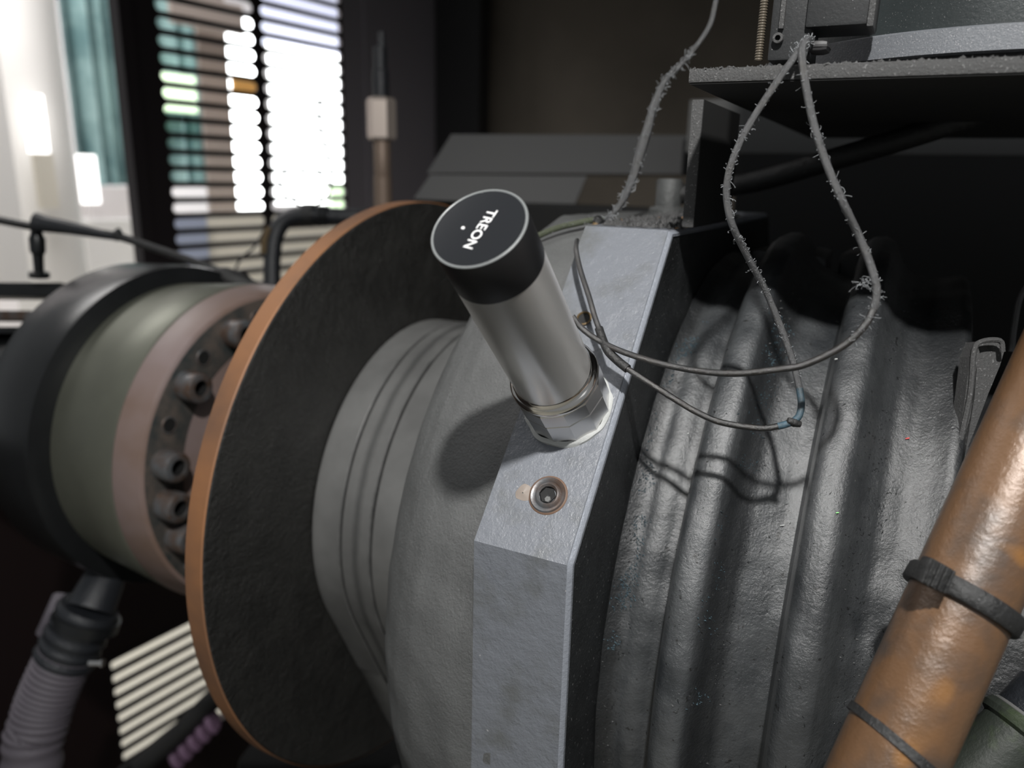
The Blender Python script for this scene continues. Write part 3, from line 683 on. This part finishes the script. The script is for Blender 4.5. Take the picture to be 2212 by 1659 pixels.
mk('black_sleeve', lathe(ha+hdv*.035, hdv, [(0, .0095), (.001, .0100), (.012, .0100), (.0125, .0090), (.16, .0088)], 40), M['hoseblack'], hf)
mk('steel_collar', lathe(ha+hdv*.0345, hdv, [(0, .0104), (.0008, .0108), (.0016, .0104)], 40, cap=False), M['machined'], hf)
DBK = .258
lb = thing('angle_bracket', at(2110, 960, DBK), 'dusty folded steel bracket standing behind the brown pipe', 'bracket')
mk('outer_leaf', prism(px(DBK, (2108, 738), (2096, 770), (2082, 880), (2066, 968), (2074, 975), (2096, 900), (2108, 800), (2116, 760)), FW*.006), M['plate'], lb, 0)
mk('inner_leaf', prism(px(DBK+.003, (2110, 738), (2164, 733), (2172, 750), (2160, 790), (2135, 850), (2105, 930), (2085, 980), (2105, 860), (2112, 770)), FW*.004), M['plate'], lb, 0)
mk('rim', tube(spline(px(DBK-.001, (2072, 965), (2096, 850), (2104, 760), (2120, 738), (2160, 736), (2166, 760)), 5), .0009, 8), M['plate'], lb)
tag(mk('corner_cable', tube(spline(D([(2236, 600, .29), (2205, 640, .29), (2192, 700, .29), (2185, 760, .29)]), 6), .0011, 8), M['cabledusty']), 'thin dusty cable at the right picture edge above the bracket', 'cable')

# ================================================================== MID DEPTH, LEFT AND CENTRE
vl = thing('pipe_valve', at(830, 450, .80), 'nickel pipe fitting standing in front of the striped enclosure wall', 'valve')
vb = at(828, 460, .80); k = .80/F
mk('base_nipple', lathe(vb, Z, [(0, 20*k), (75*k, 19*k), (77*k, 16*k)], 24), M['tan'], vl)
mk('stem', lathe(vb+Z*75*k, Z, [(0, 17*k), (4*k, 18*k), (75*k, 18*k), (78*k, 16*k)], 24), M['tan'], vl)
mk('hex_nut', lathe(vb+Z*150*k, Z, [(0, 27*k), (5*k, 31*k), (78*k, 31*k), (84*k, 26*k), (86*k, 14*k)], 6), M['fitting'], vl, 20)
mk('plug', lathe(vb+Z*236*k, Z, [(0, 17*k), (50*k, 17*k), (52*k, 14*k), (95*k, 14*k)], 20), M['hoseblack'], vl)
mk('plug_tip', lathe(vb+Z*330*k+RT*4*k, Z, [(0, 8*k), (30*k, 7*k)], 14), M['hoseblack'], vl)
tag(mk('beam', prism(px(.78, (975, 290), (1900, 294), (1900, 378), (922, 374)), W*-.2), M['beam'], angle=0), 'long dark grey beam behind the sensor cap', 'beam')
tag(mk('beam_bracket', prism(px(.74, (930, 377), (1268, 380), (1240, 446), (893, 430)), FW*.05), M['beam'], angle=0), 'dark grey plate under the long beam', 'plate')
tag(mk('under_box', hbox(905, 430, 1490, 700, .80, .05, .002), M['black'], angle=0), 'black box in shadow behind the disc top', 'box')
hk = .85
el = thing('elbow_hose', at(590, 640, hk), 'black elbow hose with a worn tan patch behind the rusty disc rim', 'hose')
mk('hose', tube(spline(D([(590, 760, hk), (588, 640, hk), (588, 560, hk), (596, 505, hk), (622, 472, hk), (670, 464, hk), (740, 468, hk), (830, 470, hk)]), 6), .0095, 18), M['hoseblack'], el)
mk('hose_clamp', lathe(at(668, 464, hk), RT, [(-.006, .0095), (-.006, .0125), (.006, .0125), (.006, .0095)], 24), M['rubber'], el)
mk('hose_nut', lathe(at(700, 466, hk), RT, [(-.006, .0105), (-.005, .0130), (.005, .0130), (.006, .0105)], 6), M['ringdark'], el, 10)
mk('tan_patch', tube(spline(D([(570, 548, hk-.006), (572, 520, hk-.006), (582, 492, hk-.006)]), 4), .004, 10), M['brass'], el)
tag(mk('loop_wire', tube(spline(D([(693, 205, hk), (690, 235, hk), (691, 270, hk), (702, 315, hk), (716, 365, hk), (716, 400, hk), (700, 432, hk), (660, 446, hk), (620, 425, hk), (604, 395, hk), (620, 372, hk), (660, 366, hk), (692, 378, hk), (712, 395, hk)]), 6), .0013, 8), M['rubber']), 'thin black wire curled in front of the bright window', 'wire')
tag(mk('thin_wire', tube(spline(D([(570, 500, hk), (548, 535, hk), (520, 560, hk), (500, 600, hk)]), 5), .0014, 6), M['rubber']), 'thin black wire below the elbow hose', 'wire')
dk = .62
tl = thing('taped_cable', at(0, 476, dk), 'black taped cable crossing in front of the bright hall', 'cable')
pth = spline(D([(-60, 462, dk), (20, 480, dk), (90, 492, dk), (180, 500, dk), (252, 510, dk), (330, 535, dk), (420, 566, dk), (500, 596, dk), (560, 618, dk)]), 6)
mk('cable', tube(pth, .0033, 10), M['rubber'], tl)
mk('tape_wrap', tube(spline(D([(78, 480, dk), (100, 484, dk), (150, 492, dk), (200, 502, dk), (260, 513, dk)]), 5), .005, 12, rfun=lambda s: .0080-.0050*s), M['hoseblack'], tl)
mk('tie_knot', lathe(at(254, 508, dk), V((.3, 0, 1)), [(-.005, .001), (-.002, .0042), (.002, .0042), (.006, .001)], 12), M['rubber'], tl)
mk('cable_end', lathe(at(505, 605, dk), V((1, 0, -.3)), [(-.02, .004), (-.008, .0085), (.008, .0085), (.018, .003)], 16), M['rubber'], tl)
fb = at(85, 600, dk+.02); q = (dk+.02)/F
ft = thing('grease_fitting', fb, 'small dark grease fitting under the taped cable', 'fitting')
mk('fitting_body', lathe(fb, V((.08, 0, 1)), [(0, 20*q), (12*q, 20*q), (14*q, 10*q), (50*q, 11*q), (55*q, 15*q), (85*q, 16*q), (92*q, 12*q), (112*q, 11*q)], 18), M['ringdark'], ft)
tag(mk('terminal_bar', boxf(at(-60, 640, dk+.03), RT*.075, UP*.012, FW*.03, .001), M['ringdark']), 'black terminal bar at the left edge above the coupling', 'bar')
tag(mk('guard_rail', boxf(at(-60, 690, dk+.05), RT*.05, UP*.008, FW*.03, .001), M['bolt']), 'pale bar below the terminal bar at the left edge', 'bar')
tag(mk('guard_bar', boxf(at(-60, 720, dk+.05), RT*.06, UP*.006, FW*.03, .001), M['ringdark']), 'dark bar just under the pale bar at the left edge', 'bar')

# ------------------------------------------------------------------ bottom left hose
dh = .56; hz_ = dh/F
bh = thing('braided_hose', at(60, 1720, dh), 'grey mauve corrugated hose rising at the bottom left', 'hose')
hp = spline(D([(60, 2600, dh), (68, 1700, dh), (85, 1560, dh), (112, 1480, dh), (150, 1400, dh)]), 30)
mk('hose_cover', tube(hp, 55*hz_, 28, rfun=lambda s: (58+2.5*math.sin(s*len(hp)*1.35))*hz_), M['hose'], bh, 80)
mk('sleeve', tube(spline(D([(138, 1425, dh), (165, 1370, dh), (195, 1310, dh)]), 10), 62*hz_, 28, rfun=lambda s: (62+3*math.sin(s*30))*hz_), M['hoseblack'], bh, 60)
mk('clamp', tube(D([(182, 1352, dh), (190, 1330, dh)]), 68*hz_, 28), M['ringdark'], bh)
mk('clamp_screw', lathe(at(205, 1432, dh-.02), RT, [(-.004, .002), (.004, .002), (.0045, .003), (.006, .003)], 10), M['steelflat'], bh)
mk('end_nozzle', tube(D([(194, 1318, dh), (222, 1258, dh+.01), (235, 1225, dh+.02)]), 45*hz_, 24, rfun=lambda s: (50-12*s)*hz_), M['hoseblack'], bh)
tag(mk('side_nozzle', tube(spline(D([(100, 1370, dh+.04), (118, 1330, dh+.04), (135, 1290, dh+.05)]), 4), 22*hz_, 16), M['hose']), 'short grey pipe stub behind the black hose collar', 'pipe')
ps = thing('spiral_hose', at(380, 1640, .95), 'small mauve spiral hose below the rusty disc rim', 'hose')
for i in range(5):
    c = at(382+19*i, 1633-19*i, .95-.003*i); dd = (RT*.8+UP*.35).normalized()
    mk('coil', lathe(c, dd, [(-.0045, .008), (-.0040, .013), (0, .0165), (.0040, .013), (.0045, .008)], 20), M['pink'], ps)
tag(mk('lower_rod', tube(D([(250, 1680, .95), (400, 1560, .95), (640, 1420, .95)]), .007, 12), M['black']), 'black rod crossing the lower louvres', 'rod')
tag(mk('oily_cable', tube(spline(D([(300, 1660, .93), (380, 1590, .93), (470, 1500, .93), (600, 1390, .93)]), 5), .012, 12), M['rubber']), 'thick oily black cable below the disc rim', 'cable')
tag(mk('base_casting', rough(boxf(at(500, 1655, .58), RT*.16, UP*-.06, FW*.12, .006), .009, 60), M['black'], angle=40), 'rough grimy casting foot at the picture bottom beneath the disc', 'casting')
tag(mk('base_plinth', boxf(fr(.10, -.18, -.47), U*.6, W*.34, Z*.06, .003), M['black']), 'black machine base frame under the casing', 'frame')
tag(mk('dark_floor_sheet', boxf(fr(-.75, -.62, -1.0), U*2.1, W*1.2, Z*.02, .003), M['black']), 'added black sheet keeping the floor below the machine dark', 'floor sheet')  # sheet added so the pale floor turns dark under the machine
